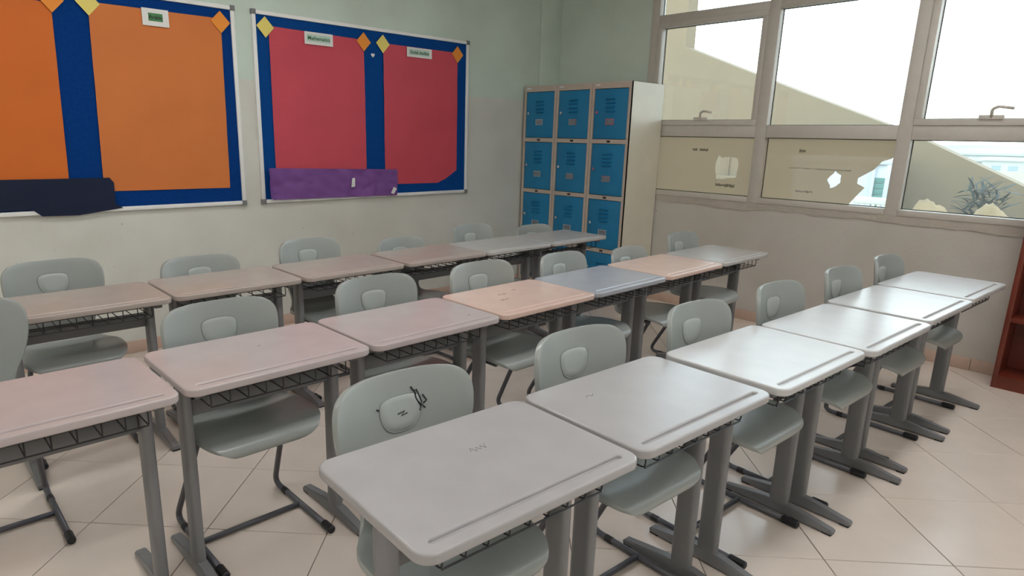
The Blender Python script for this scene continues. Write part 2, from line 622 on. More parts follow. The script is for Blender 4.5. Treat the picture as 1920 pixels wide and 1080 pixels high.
# frosted film on two low lights, torn open in places
def film(parent, y0, y1, z0, z1, holes):
    e = 0.004
    loops = [[(y0 + e, z0 + e), (y1 - e, z0 + e), (y1 - e, z1 - e), (y0 + e, z1 - e)]] if not isinstance(y0, list) else [y0]
    def jag(lp):
        out = []
        for i in range(len(lp)):
            p, q = Vector((*lp[i], 0)), Vector((*lp[(i + 1) % len(lp)], 0))
            k = max(1, int((q - p).length / 0.02))
            for j in range(k):
                t = p.lerp(q, j / k)
                out.append((t.x + random.uniform(-.006, .006), t.y + random.uniform(-.006, .006)))
        return out
    me = fill_curve(loops + [jag(hh) for hh in holes], 0.0002)
    o = link_mesh('film', me, M['film'], parent)
    # local x -> world y, local y -> world z, local z -> world x
    o.matrix_local = Matrix(((0, 0, 1, XG - 0.002), (1, 0, 0, 0), (0, 1, 0, 0), (0, 0, 0, 1)))
    return o
h1 = [(2.804, 1.351), (2.762, 1.322), (2.688, 1.342), (2.619, 1.314), (2.619, 1.236), (2.621, 1.174), (2.798, 1.137), (2.821, 1.252)]
h2 = [(1.856, 1.265), (1.818, 1.236), (1.81, 1.181), (1.874, 1.13), (1.907, 1.199)]
film(windows[0], centres[1] + .043, centres[0] - .043, 1.022, TR0, [h1])
c1 = [(2.389, 1.026), (2.389, 1.493), (1.479, 1.493), (1.479, 1.39), (1.50, 1.366), (1.558, 1.344), (1.6, 1.286), (1.696, 1.22), (1.697, 1.181), (1.643, 1.154),
      (1.691, 1.088), (1.733, 1.026)]
film(windows[1], c1, 0, 0, 0, [h2])
# scraps of old tape left on the glass
def scrap(parent, y0, y1, z, hgt, mt, tilt=0.0):
    n = 10
    up, lo = [], []
    for k in range(n + 1):
        t = k / n
        y = y0 + (y1 - y0) * t
        up.append((y, z + hgt / 2 + random.uniform(-.3, .3) * hgt + tilt * t))
        lo.append((y, z - hgt / 2 + random.uniform(-.3, .3) * hgt + tilt * t))
    bm = bmesh.new()
    U = [bm.verts.new((XG - 0.0045, p[0], p[1])) for p in up]
    D = [bm.verts.new((XG - 0.0045, p[0], p[1])) for p in lo]
    for k in range(n):
        bm.faces.new((U[k], U[k + 1], D[k + 1], D[k]))
    bmesh.ops.solidify(bm, geom=bm.faces[:], thickness=0.0006)
    return obj('tape_residue', bm, mt, parent)
w0, w1, w2 = windows[:3]
for a in ((w1, 2.309, 2.10, 2.06, .020), (w1, 2.07, 1.99, 2.062, .010), (w1, 1.965, 1.718, 2.066, .016), (w1, 1.93, 1.574, 1.772, .016),
          (w1, 2.245, 2.225, 2.18, .03), (w0, 3.039, 2.79, 2.19, .012)):
    scrap(*a, M['residue'])
for a in ((w0, 3.048, 3.0, 1.39, .02), (w0, 2.98, 2.90, 1.388, .018), (w1, 2.139, 2.09, 1.402, .02), (w1, 2.20, 1.75, 1.27, .007), (w0, 2.80, 2.63, 1.10, .02),
          (w1, 2.13, 2.0, 1.095, .012)):
    scrap(*a, M['residue_d'] if a[4] >= .018 else M['residue'])
# rough plaster line under the window frame
bm = bmesh.new()
ys = [YR + k * (YL - YR) / 160 for k in range(161)]
hi_, lo_ = [], []
for y in ys:
    z = 0.925 + 0.03 * noise.noise((y * 2.1, 3, 0)) + 0.016 * noise.noise((y * 9, 1, 0))
    hi_.append(bm.verts.new((XB - 0.0005, y, Z0)))
    lo_.append(bm.verts.new((XB - 0.0005, y, z)))
fs = [bm.faces.new((hi_[k], hi_[k + 1], lo_[k + 1], lo_[k])) for k in range(160)]
ex = bmesh.ops.extrude_face_region(bm, geom=fs)
for v in ex['geom']:
    if isinstance(v, bmesh.types.BMVert): v.co.x -= 0.006
struct(obj('trim_2', bm, M['plaster']))

# ------------------------------------------------------------------ ceiling lamps added to brighten the room, unseen above the frame
def lamp(x, y, lab):
    t = empty('added_ceiling_light', (x, y, ZC - 0.001))
    tag(t, lab, 'ceiling light', 'added ceiling lights')
    box('housing', -0.62, 0.62, -0.16, 0.16, -0.07, 0.0, M['added_lamp_body'], t, bev=0.008)
    box('diffuser', -0.58, 0.58, -0.13, 0.13, -0.082, -0.0705, M['lamp'], t)
ADDED_LAMPS = [(-1.6, -2.4), (1.4, -2.4), (4.0, -2.4), (-1.6, 0.4), (1.4, 0.4), (4.0, 0.4), (-1.6, 2.9), (1.4, 2.9)]
for x, y in ADDED_LAMPS:
    lamp(x, y, 'added unseen ceiling lamp, %s end of the %s line' % ({-1.6: 'corridor', 1.4: 'middle', 4.0: 'window'}[x], {-2.4: 'rearmost', 0.4: 'centre', 2.9: 'notice board'}[y]))

# ------------------------------------------------------------------ notice boards
def board(x0, x1, z0, z1, lab, felt):
    t = empty('notice_board', ((x0 + x1) / 2, YA, z0))
    tag(t, lab, 'notice board')
    w, hh = x1 - x0, z1 - z0
    f = 0.026
    box('felt_panel', -w / 2 + 0.01, w / 2 - 0.01, -0.014, -0.001, 0.01, hh - 0.01, felt, t)
    box('frame_rail', -w / 2, w / 2, -0.026, -0.001, hh - f, hh, M['white_alu'], t, bev=0.003)
    box('frame_rail', -w / 2, w / 2, -0.026, -0.001, 0, f, M['white_alu'], t, bev=0.003)
    box('frame_rail', -w / 2, -w / 2 + f, -0.0255, -0.001, f, hh - f, M['white_alu'], t, bev=0.003)
    box('frame_rail', w / 2 - f, w / 2, -0.0255, -0.001, f, hh - f, M['white_alu'], t, bev=0.003)
    for sx_ in (-1, 1):
        for zc in (0.012, hh - 0.012):
            box('corner_cap', sx_ * (w / 2 - 0.012) - 0.017, sx_ * (w / 2 - 0.012) + 0.017, -0.03, -0.0005, zc - 0.017, zc + 0.017, M['corner'], t, bev=0.004)
    return t
board(-0.08, 1.905, 0.952, 2.273, 'blue notice board with orange sheets, left of the red sheeted board', M['felt_l'])
board(2.027, 4.009, 0.952, 2.273, 'blue notice board with two red sheets, nearer the lockers', M['felt'])
YP = YA - 0.0145
def sheet(name, polys, mt, lab, cat, off, amp=0.0045, seed=0, curl=None, group=None, cell=0.03, freq=3.0):
    """a paper sheet: convex outlines in (x, z) gridded, gently wrinkled and 0.5 mm thick"""
    bm = bmesh.new()
    for poly in polys:
        b2 = bmesh.new()
        xs = [p[0] for p in poly]
        zs = [p[1] for p in poly]
        nx = max(2, int((max(xs) - min(xs)) / cell))
        nz = max(2, int((max(zs) - min(zs)) / cell))
        grid = [[b2.verts.new((min(xs) + (max(xs) - min(xs)) * i / nx, 0, min(zs) + (max(zs) - min(zs)) * j / nz)) for i in range(nx + 1)] for j in range(nz + 1)]
        for j in range(nz):
            for i in range(nx):
                b2.faces.new((grid[j][i], grid[j][i + 1], grid[j + 1][i + 1], grid[j + 1][i]))
        cx = sum(xs) / len(xs)
        cz = sum(zs) / len(zs)
        for i in range(len(poly)):
            p, q = poly[i], poly[(i + 1) % len(poly)]
            nrm = Vector((q[1] - p[1], 0, -(q[0] - p[0])))
            if nrm.length < 1e-6: continue
            if nrm.dot(Vector((cx - p[0], 0, cz - p[1]))) > 0: nrm = -nrm
            bmesh.ops.bisect_plane(b2, geom=b2.verts[:] + b2.edges[:] + b2.faces[:], plane_co=(p[0], 0, p[1]), plane_no=nrm, clear_outer=True)
        me = bpy.data.meshes.new('tmp')
        b2.to_mesh(me)
        b2.free()
        bm.from_mesh(me)
        bpy.data.meshes.remove(me)
    for v in bm.verts:
        d = noise.noise((v.co.x * freq + seed, v.co.z * freq * 1.7, seed)) + 0.6 * noise.noise((v.co.x * freq * 3.1, v.co.z * freq * 4.3 + seed, 5.0))
        v.co.y = -off - amp * (0.9 + d) - (curl(v.co.x, v.co.z) if curl else 0)
    ref = Vector((sum(p[0] for p in polys[0]) / len(polys[0]), YP, min(p[1] for p in polys[0])))
    for v in bm.verts:
        v.co.x -= ref.x
        v.co.z -= ref.z
    bmesh.ops.recalc_face_normals(bm, faces=bm.faces)
    bmesh.ops.solidify(bm, geom=bm.faces[:], thickness=0.0005)
    o = obj(name, bm, mt, smooth=True)
    smooth_angle(o, 50)
    o.location = ref
    tag(o, lab, cat, group)
    return o
sheet('paper_sheet', [[(-0.02, 1.155), (0.822, 1.155), (0.845, 2.15), (-0.02, 2.15)]], M['orange_d'], 'large orange paper sheet at the far left edge, cut by the frame', 'paper sheet', 0.001, seed=1)
sheet('paper_sheet', [[(1.005, 1.078), (1.797, 1.073), (1.812, 2.185), (1.032, 2.18)]], M['orange'], 'large whole orange paper sheet under a small white name sign', 'paper sheet', 0.001, seed=2)
sheet('paper_sheet', [[(2.145, 1.09), (2.926, 1.08), (2.923, 2.17), (2.145, 2.18)]], M['red'], 'left red paper sheet, its foot hidden behind the purple strip', 'paper sheet', 0.001, seed=3)
sheet('paper_sheet', [[(3.108, 1.055), (3.70, 1.050), (3.76, 1.085), (3.885, 1.13), (3.881, 2.165), (3.103, 2.165)]], M['red'], 'right red paper sheet with a torn lower right corner', 'paper sheet', 0.001, seed=4)
def pcurl(x, z):
    c = 0.03 * max(0, (2.13 - x) / 0.06) ** 2 if x < 2.13 else 0
    return c + 0.012 * max(0, noise.noise((x * 6, z * 9, 2.2))) 
sheet('paper_strip', [[(2.066, 1.0), (2.10, 0.975), (3.214, 0.962), (3.218, 1.178), (2.072, 1.205)]], M['purple'], 'crumpled purple paper strip along the foot of the red sheets', 'paper strip',
      0.012, amp=0.013, seed=6, curl=pcurl, freq=10, cell=0.016)
sheet('paper_strip', [[(-0.02, 0.985), (1.058, 0.985), (1.062, 1.13), (1.04, 1.162), (-0.02, 1.165)], [(0.66, 0.945), (0.85, 0.94), (1.10, 0.972), (1.06, 1.0), (0.60, 1.0)]], M['navy'],
      'dark navy paper strip along the foot of the orange sheets', 'paper strip', 0.013, amp=0.004, seed=8, freq=5)
def diamond(x, z, mt, lab, s=0.066, g=None):
    sheet('paper_diamond', [[(x - s * 0.98, z + 0.004), (x, z - s * 1.06), (x + s * 0.98, z), (x, z + s * 1.06)]], mt, lab, 'card', 0.011, amp=0.001, seed=x, cell=0.05)
diamond(0.845, 2.165, M['amber'], 'orange card diamond at the upper left of the blue gap between orange sheets')
diamond(1.030, 2.172, M['yellow'], 'yellow card diamond at the upper left corner of the whole orange sheet')
diamond(1.807, 2.162, M['amber'], 'orange card diamond at the upper right corner of the orange sheet')
diamond(2.118, 2.168, M['yellow'], 'yellow card diamond at the far left top of the red sheeted board')
diamond(2.918, 2.155, M['amber'], 'orange card diamond in the middle top of the red sheeted board')
diamond(3.096, 2.158, M['yellow'], 'yellow card diamond right of middle, above the white heart')
diamond(3.875, 2.150, M['amber'], 'orange card diamond at the top right corner near the lockers')
def sign(x0, x1, z0, z1, word, size, lab, ink, strip=None):
    t = empty('name_sign', ((x0 + x1) / 2, YP - 0.012, z0))
    tag(t, lab, 'sign')
    w, hh = x1 - x0, z1 - z0
    box('card', -w / 2, w / 2, -0.002, 0.0, 0, hh, M['paper'], t)
    if strip:
        box('strip', -w * 0.27, w * 0.27, -0.0026, -0.002, hh * 0.28, hh * 0.74, M['green_strip'], t)
    else:
        box('strip', -w * 0.42, w * 0.40, -0.0026, -0.002, hh * 0.24, hh * 0.80, M['paleg'], t)
    o = link_mesh('lettering', text_mesh(word, size), ink, t)
    o.matrix_local = Matrix.Translation((0, -0.0032, hh * 0.5)) @ Matrix.Rotation(PI / 2, 4, 'X')
    return t
sign(1.321, 1.478, 2.087, 2.188, 'Arabic', 0.030, 'small white sign with dark word on a green strip, orange sheet', M['ink'], True)
sign(2.414, 2.646, 2.090, 2.176, 'Mathematics', 0.036, 'small white sign with green word on the left red sheet', M['ink_green'])
sign(3.330, 3.588, 2.086, 2.162, 'Social studies', 0.036, 'small white sign with green words on the right red sheet', M['ink_green'])
# little white heart cut-out and two white scraps on the purple strip
hp = []
for k in range(24):
    a = k / 24 * 2 * PI
    hp.append((0.0011 * 16 * math.sin(a) ** 3, 0.0011 * (13 * math.cos(a) - 5 * math.cos(2 * a) - 2 * math.cos(3 * a) - math.cos(4 * a))))
o = link_mesh('paper_heart', fill_curve([hp], 0.0006), M['paper'])
o.matrix_world = Matrix.Translation((3.006, YP - 0.002, 2.066)) @ Matrix.Rotation(PI / 2, 4, 'X')
tag(o, 'tiny white paper heart on the blue gap between the red sheets', 'heart')
sheet('paper_scrap', [[(2.755, 1.045), (2.79, 1.05), (2.79, 1.12), (2.765, 1.115)]], M['paper'], 'torn white paper scrap in the middle of the purple strip', 'paper scrap', 0.042, amp=0.002, seed=3.3)
sheet('paper_scrap', [[(3.135, 0.985), (3.165, 0.975), (3.195, 1.02), (3.165, 1.035)]], M['paper'], 'white paper scrap at the right end of the purple strip', 'paper scrap', 0.042, amp=0.002, seed=4.4)

# ------------------------------------------------------------------ lockers
LX0, LX1, LH = 4.736, XB - 0.012, 1.938
tiers = [0.06, 0.475, 0.953, 1.44, 1.905]         # rail centres
def locker(y0, y1, lab, side):
    t = empty('locker', ((LX0 + LX1) / 2, (y0 + y1) / 2, 0))
    tag(t, lab, 'locker', 'metal lockers in the corner')
    hw, hd = (y1 - y0) / 2 - 0.0015, (LX1 - LX0) / 2
    b = bmesh.new()
    add_box(b, -hd + 0.001, hd, -hw, -hw + 0.002, 0.0, LH)
    add_box(b, -hd + 0.001, hd, hw - 0.002, hw, 0.0, LH)
    add_box(b, -hd + 0.001, hd, -hw, hw, LH - 0.002, LH)
    add_box(b, hd - 0.002, hd, -hw, hw, 0.0, LH)
    obj('carcass', b, M['locker_side'], t)
    b = bmesh.new()
    st = 0.026
    add_box(b, -hd, -hd + 0.022, -hw, -hw + st, 0.0, LH)
    add_box(b, -hd, -hd + 0.022, hw - st, hw, 0.0, LH)
    for k, z in enumerate(tiers):
        r0, r1 = (0.0, 0.085) if k == 0 else ((z - 0.018, z + 0.018) if k < 4 else (1.885, LH))
        add_box(b, -hd + 0.0005, -hd + 0.022, -hw + st, hw - st, r0, r1)
    obj('front_frame', b, M['locker_shaded'], t)
    for k in range(4):
        z0 = (0.085 if k == 0 else tiers[k] + 0.018) + 0.004
        z1 = (1.885 if k == 3 else tiers[k + 1] - 0.018) - 0.004
        d0, d1 = -hw + st + 0.004, hw - st - 0.004
        door = box('door', -hd + 0.003, -hd + 0.02, d0, d1, z0, z1, M['locker_blue'], t, bev=0.004)
        yc = (d0 + d1) / 2
        lv = bmesh.new()
        for j in range(4):
            zz = z1 - 0.085 - j * 0.034
            q0 = [lv.verts.new(p) for p in ((-hd + 0.004, yc - 0.05, zz + 0.009), (-hd - 0.014, yc - 0.047, zz - 0.001), (-hd + 0.004, yc - 0.05, zz - 0.006))]
            q1 = [lv.verts.new(p) for p in ((-hd + 0.004, yc + 0.05, zz + 0.009), (-hd - 0.014, yc + 0.047, zz - 0.001), (-hd + 0.004, yc + 0.05, zz - 0.006))]
            lv.faces.new(q0)
            lv.faces.new(q1[::-1])
            for m_ in range(3):
                lv.faces.new((q0[m_], q0[(m_ + 1) % 3], q1[(m_ + 1) % 3], q1[m_]))
        obj('louvre', lv, M['locker_blue'], door)
        lb = bmesh.new()
        for q in ((yc - 0.045, yc + 0.045, z0 + 0.118, z0 + 0.124), (yc - 0.045, yc + 0.045, z0 + 0.164, z0 + 0.17),
                  (yc - 0.045, yc - 0.039, z0 + 0.124, z0 + 0.164), (yc + 0.039, yc + 0.045, z0 + 0.124, z0 + 0.164)):
            add_box(lb, -hd - 0.002, -hd + 0.004, *q)
        ho = obj('card_holder', lb, M['chrome'], door)
        box('card', -hd - 0.0005, -hd + 0.004, yc - 0.039, yc + 0.039, z0 + 0.124, z0 + 0.164, M['card'], door)
        kb = bmesh.new()
        add_tube(kb, [(-hd - 0.008, d1 - 0.035, z0 + 0.225), (-hd + 0.005, d1 - 0.035, z0 + 0.225)], 0.013, 12)
        obj('lock', kb, M['chrome'], door)
    for z in tiers[1:4]:
        box('number_label', -hd - 0.0004, -hd + 0.001, -0.018, 0.018, z - 0.009, z + 0.009, M['dark'], t)
    box('sticker', -hd - 0.0006, -hd, hw - 0.085, hw - 0.03, LH - 0.03, LH - 0.014, M['sticker'], t)
    return t
lw = (4.574 - 3.335) / 3
locker(3.335, 3.335 + lw, 'blue door metal locker nearest the window, cream side panel showing', True)
locker(3.335 + lw, 3.335 + 2 * lw, 'middle blue door metal locker of the three in the corner', False)
locker(3.335 + 2 * lw, 4.574, 'blue door metal locker beside the notice board wall', False)

# ------------------------------------------------------------------ bookshelf
t = empty('bookshelf', (5.06, 0.05, 0))
tag(t, 'empty red-brown wooden bookshelf against the window wall at the right edge', 'bookshelf')
bx0, bx1, by0, by1, bh = 4.965 - 5.06, XB - 0.014 - 5.06, -0.64, 0.60, 1.92
box('side_panel', bx0, bx1, by1 - 0.028, by1, 0, bh, M['wood'], t, bev=0.002)
box('side_panel', bx0, bx1, by0, by0 + 0.028, 0, bh, M['wood'], t, bev=0.002)
box('back_panel', bx1 - 0.008, bx1 - 0.001, by0 + 0.028, by1 - 0.028, 0.02, bh - 0.02, M['wood_in'], t)
box('plinth', bx0 + 0.002, bx0 + 0.022, by0 + 0.028, by1 - 0.028, 0, 0.06, M['wood'], t)
for z in (0.06, 0.425, 0.80, 1.17, 1.54, 1.895):
    box('shelf', bx0 + 0.001, bx1 - 0.008, by0 + 0.028, by1 - 0.028, z, z + 0.025, M['wood'], t, bev=0.002)

# ------------------------------------------------------------------ desks
DW, DD, DH = 0.632, 0.44, 0.73
top_me = {}
gh = [(-0.25, 0.0), (0.25, 0.0)]
gy0 = -DD / 2 + 0.040
slot = [(0.27 + 0.006 * math.cos(a), gy0 + 0.006 * math.sin(a)) for a in [-PI / 2 + k * PI / 6 for k in range(7)]] + \
       [(-0.27 - 0.006 * math.cos(a), gy0 + 0.006 * math.sin(a)) for a in [PI / 2 - k * PI / 6 for k in range(7)]]
TOP = fill_curve([rrect(DW, DD, 0.040, 8), slot], 0.0125, 0.0055, 3)
for p in TOP.polygons:
    p.use_smooth = True
TOP.set_sharp_from_angle(angle=math.radians(50))
def make_desk(topkey):
    t = empty('school_desk')
    me = TOP.copy()
    me.materials.clear()
    me.materials.append(M[topkey])
    o = link_mesh('tabletop', me, None, t)
    o.location = (0, 0, DH - 0.0125)
    box('pen_groove', -0.28, 0.28, gy0 - 0.008, gy0 + 0.008, DH - 0.0245, DH - 0.008, M[topkey], t)
    for s in (-1, 1):
        x = s * (DW / 2 - 0.052)
        b = bmesh.new()
        sec = []
        for k in range(16):
            a = k / 16 * 2 * PI
            sec.append((x + 0.019 * math.copysign(abs(math.cos(a)) ** 0.7, math.cos(a)), -0.008 + 0.037 * math.copysign(abs(math.sin(a)) ** 0.7, math.sin(a))))
        prism(b, sec, 0.035, DH - 0.048)
        lo = obj('leg', b, M['leg'], t)
        smooth_angle(lo, 50)
        b = bmesh.new()                            # foot: flat bar, deepest under the column
        prof = [(-0.225, 0.022), (-0.06, 0.05), (0.045, 0.05), (0.225, 0.022)]
        lo1 = [b.verts.new((x - 0.021, y, 0.006)) for y, z in prof] + [b.verts.new((x - 0.018, y, z)) for y, z in prof[::-1]]
        lo2 = [b.verts.new((x + 0.021, y, 0.006)) for y, z in prof] + [b.verts.new((x + 0.018, y, z)) for y, z in prof[::-1]]
        b.faces.new(lo1)
        b.faces.new(lo2[::-1])
        for k in range(8):
            b.faces.new((lo1[k], lo1[(k + 1) % 8], lo2[(k + 1) % 8], lo2[k]))
        bmesh.ops.recalc_face_normals(b, faces=b.faces)
        bmesh.ops.bevel(b, geom=b.edges[:], offset=0.004, segments=2, affect='EDGES')
        fo = obj('foot', b, M['leg'], t)
        smooth_angle(fo, 40)
        for yy in (-0.205, 0.205):
            box('glide', x - 0.017, x + 0.017, yy - 0.017, yy + 0.017, 0.0, 0.0062, M['cap'], fo)
        box('side_rail', x - 0.016, x + 0.016, -0.17, 0.17, DH - 0.05, DH - 0.0255, M['beam'], t, bev=0.003)
    box('cross_beam', -DW / 2 + 0.072, DW / 2 - 0.072, -0.020, 0.008, 0.565, 0.622, M['beam'], t, bev=0.004)
    b = bmesh.new()                                # wire book basket
    r = 0.0022
    zb, zt = 0.642, 0.692
    x0, x1, y0, y1 = -0.235, 0.235, -0.165, 0.15
    for (y, z) in ((y0, zt), (y0, zb), (y0 + 0.105, zb), (y0 + 0.21, zb), (y1, zb), (y1, zt)):
        add_tube(b, [(x0, y, z), (x1, y, z)], r * 1.2, 5)
    n = 8
    for k in range(n + 1):
        x = x0 + (x1 - x0) * k / n
        add_tube(b, fillet([(x, y0, zt), (x, y0 - 0.002, zb), (x, y1, zb), (x, y1 + 0.002, zt)], 0.012, 2), r, 5)
    for s in (-1, 1):
        x = s * 0.235
        add_tube(b, [(x, y0, zt), (x, y1, zt)], r * 1.2, 5)
        add_tube(b, [(x, 0.0, zt), (s * 0.248, 0.0, zt + 0.001)], r * 1.2, 5)
    obj('wire_basket', b, M['wire'], t)
    return t

# ------------------------------------------------------------------ chairs
def catmull(P_, n):
    out = []
    for i in range(len(P_) - 1):
        p0, p1, p2, p3 = P_[max(i - 1, 0)], P_[i], P_[i + 1], P_[min(i + 2, len(P_) - 1)]
        for k in range(n):
            t = k / n
            out.append(tuple(0.5 * ((2 * b) + (-a + c) * t + (2 * a - 5 * b + 4 * c - d) * t * t + (-a + 3 * b - 3 * c + d) * t ** 3) for a, b, c, d in zip(p0, p1, p2, p3)))
    out.append(tuple(P_[-1]))
    return out
CH = 0.845
#        y      z      half-width concavity(y) dish(z)
PROF = [(-0.176, 0.416, 0.100, 0.000, 0.000), (-0.184, 0.427, 0.160, 0, 0.0), (-0.174, 0.440, 0.193, 0, 0.002), (-0.128, 0.449, 0.216, 0, 0.006), (-0.050, 0.446, 0.222, 0, 0.010),
        (0.040, 0.438, 0.218, 0, 0.014), (0.110, 0.437, 0.192, 0.004, 0.014), (0.155, 0.455, 0.160, 0.010, 0.010), (0.178, 0.500, 0.145, 0.018, 0.004),
        (0.190, 0.560, 0.160, 0.031, 0), (0.201, 0.630, 0.192, 0.044, 0), (0.212, 0.700, 0.212, 0.052, 0), (0.221, 0.760, 0.217, 0.056, 0),
        (0.226, 0.800, 0.211, 0.056, 0), (0.229, 0.826, 0.192, 0.055, 0), (0.231, 0.840, 0.156, 0.052, 0), (0.232, 0.845, 0.092, 0.05, 0)]
rows_ = catmull(PROF, 4)
def shell_point(row, u):
    y, z, hw, cv, ds = row
    x = u * hw
    k = (x / 0.217) ** 2
    return Vector((x, y - cv * k, z + ds * k))
b = bmesh.new()
NU = 16
G = [[b.verts.new(shell_point(r, -1 + 2 * i / NU)) for i in range(NU + 1)] for r in rows_]
for j in range(len(G) - 1):
    for i in range(NU):
        b.faces.new((G[j][i], G[j][i + 1], G[j + 1][i + 1], G[j + 1][i]))
shell0 = obj('seat_shell', b, M['chair'], None, smooth=True)
sm = shell0.modifiers.new('s', 'SOLIDIFY')
sm.thickness = 0.017
sm.offset = 1 
bv = shell0.modifiers.new('b', 'BEVEL')
bv.width = 0.006
bv.segments = 2
bv.limit_method = 'ANGLE'
bv.angle_limit = math.radians(50)
apply_mods(shell0)
smooth_angle(shell0, 60)
def back_surface(x, z):
    for a, c in zip(rows_, rows_[1:]):
        if a[1] <= z <= c[1] and z > 0.5:
            t = (z - a[1]) / (c[1] - a[1])
            y = a[0] + (c[0] - a[0]) * t
            cv = a[3] + (c[3] - a[3]) * t
            return y - cv * (x / 0.217) ** 2
    return 0.2
# D shaped grip emblem: flat top, round foot
emb = []
for k in range(40):
    a = k / 40 * 2 * PI
    ca, sa = math.cos(a), math.sin(a)
    x = 0.066 * math.copysign(abs(ca) ** 0.75, ca)
    z = (0.034 * abs(sa) ** 0.55) if sa > 0 else -0.066 * abs(sa) ** 1.0
    emb.append((x, z + 0.752))
def make_chair():
    t = empty('school_chair')
    shell0.parent = t
    b = bmesh.new()
    add_tube(b, [(x, back_surface(x, z) - 0.0175, z) for x, z in emb], 0.0026, 6, closed=True)
    obj('emblem_groove', b, M['groove'], shell0, smooth=True)
    b = bmesh.new()
    rings = []
    for f in (1.0, 0.97, 0.6, 0.25):
        rings.append([b.verts.new((x * f, back_surface(x * f, 0.745 + (z - 0.745) * f) - (0.0168 if f == 1 else 0.0192), 0.745 + (z - 0.745) * f)) for x, z in emb])
    for A, B in zip(rings, rings[1:]):
        for k in range(40):
            b.faces.new((A[k], A[(k + 1) % 40], B[(k + 1) % 40], B[k]))
    b.faces.new(rings[-1])
    obj('grip_plate', b, M['emblem'], shell0, smooth=True)
    for s in (-1, 1):
        x = s * 0.200
        xi = s * 0.160
        b = bmesh.new()
        add_tube(b, fillet([(x, -0.205, 0.0145), (x, 0.245, 0.0145), (xi, 0.03, 0.424), (xi, -0.11, 0.426)], 0.06, 7), 0.0115, 10)
        lo = obj('leg', b, M['tube'], t, smooth=True)
        b = bmesh.new()
        add_tube(b, [(x, -0.225, 0.0155), (x, -0.221, 0.0155), (x, -0.165, 0.0155), (x, -0.163, 0.0155)], [0.011, 0.0152, 0.0152, 0.012], 10)
        obj('foot_cap', b, M['cap'], lo)
        b = bmesh.new()
        add_tube(b, [(x, 0.135, 0.0135), (x, 0.165, 0.0135)], 0.0134, 10)
        obj('glide', b, M['cap'], lo)
    b = bmesh.new()
    add_tube(b, [(-0.200, 0.02, 0.0155), (0.200, 0.02, 0.0155)], 0.0105, 10)
    obj('cross_bar', b, M['tube'], t, smooth=True)
    b = bmesh.new()
    add_tube(b, [(-0.160, -0.08, 0.426), (0.160, -0.08, 0.426)], 0.009, 8)
    add_tube(b, [(-0.161, 0.03, 0.423), (0.161, 0.03, 0.423)], 0.009, 8)
    obj('seat_support', b, M['tube'], t, smooth=True)
    return t

ROWS = {3: dict(y=0.6806, rot=-0.0485, x=[1.2400, 1.8883, 2.5572, 3.1971, 3.8614, 4.5136], dy=[-.0004, .0086, -.0032, -.0202, -.0003, .0113],
                top=['ash', 'ash', 'pale', 'pale', 'pale', 'pale'],
                chair=[(-.015, .567, .845), (.015, .559, .845), (-.002, .549, .845), (-.01, .559, .845), (-.035, .531, .845), (-.045, .53, .842)]),
        2: dict(y=1.8669, rot=0.013, x=[.5393, 1.1893, 1.8351, 2.4841, 3.1225, 3.7708, 4.4127], dy=[-.0109, -.0015, .0005, .0021, .0017, .0034, .0035],
                top=['rose', 'rose', 'rose', 'peach', 'bluegrey', 'peach', 'warm'],
                chair=[(-.10, 1.11, .845), (-.018, .546, .845), (.03, .56, .845), (-.01, .527, .845), (-.045, .505, .832), (-.048, .51, .80), (-.048, .51, .838)]),
        1: dict(y=3.0153, rot=0.012, x=[.8839, 1.5286, 2.1795, 2.8417, 3.4748, 4.1177], dy=[-.0056, .0042, .0024, .0054, .0001, -.0068],
                top=['taupe', 'taupe', 'taupe', 'taupe', 'warm', 'warm'],
                chair=[(-.035, .626, .845), (-.036, .51, .815), (-.043, .53, .845), (-.048, .51, .795), (-.048, .51, .838), (-.04, .515, .787)])}
ROWN = {3: 'front row', 2: 'middle row', 1: 'back row by the notice boards'}
TOPN = dict(taupe='taupe grey', rose='rosy grey', peach='peach coloured', bluegrey='blue grey', warm='light grey', ash='ash grey', pale='pale grey')
ORD = ['first', 'second', 'third', 'fourth', 'fifth', 'sixth', 'last']
proto = {}
desk_at = {}
chair0 = make_chair()
first = True
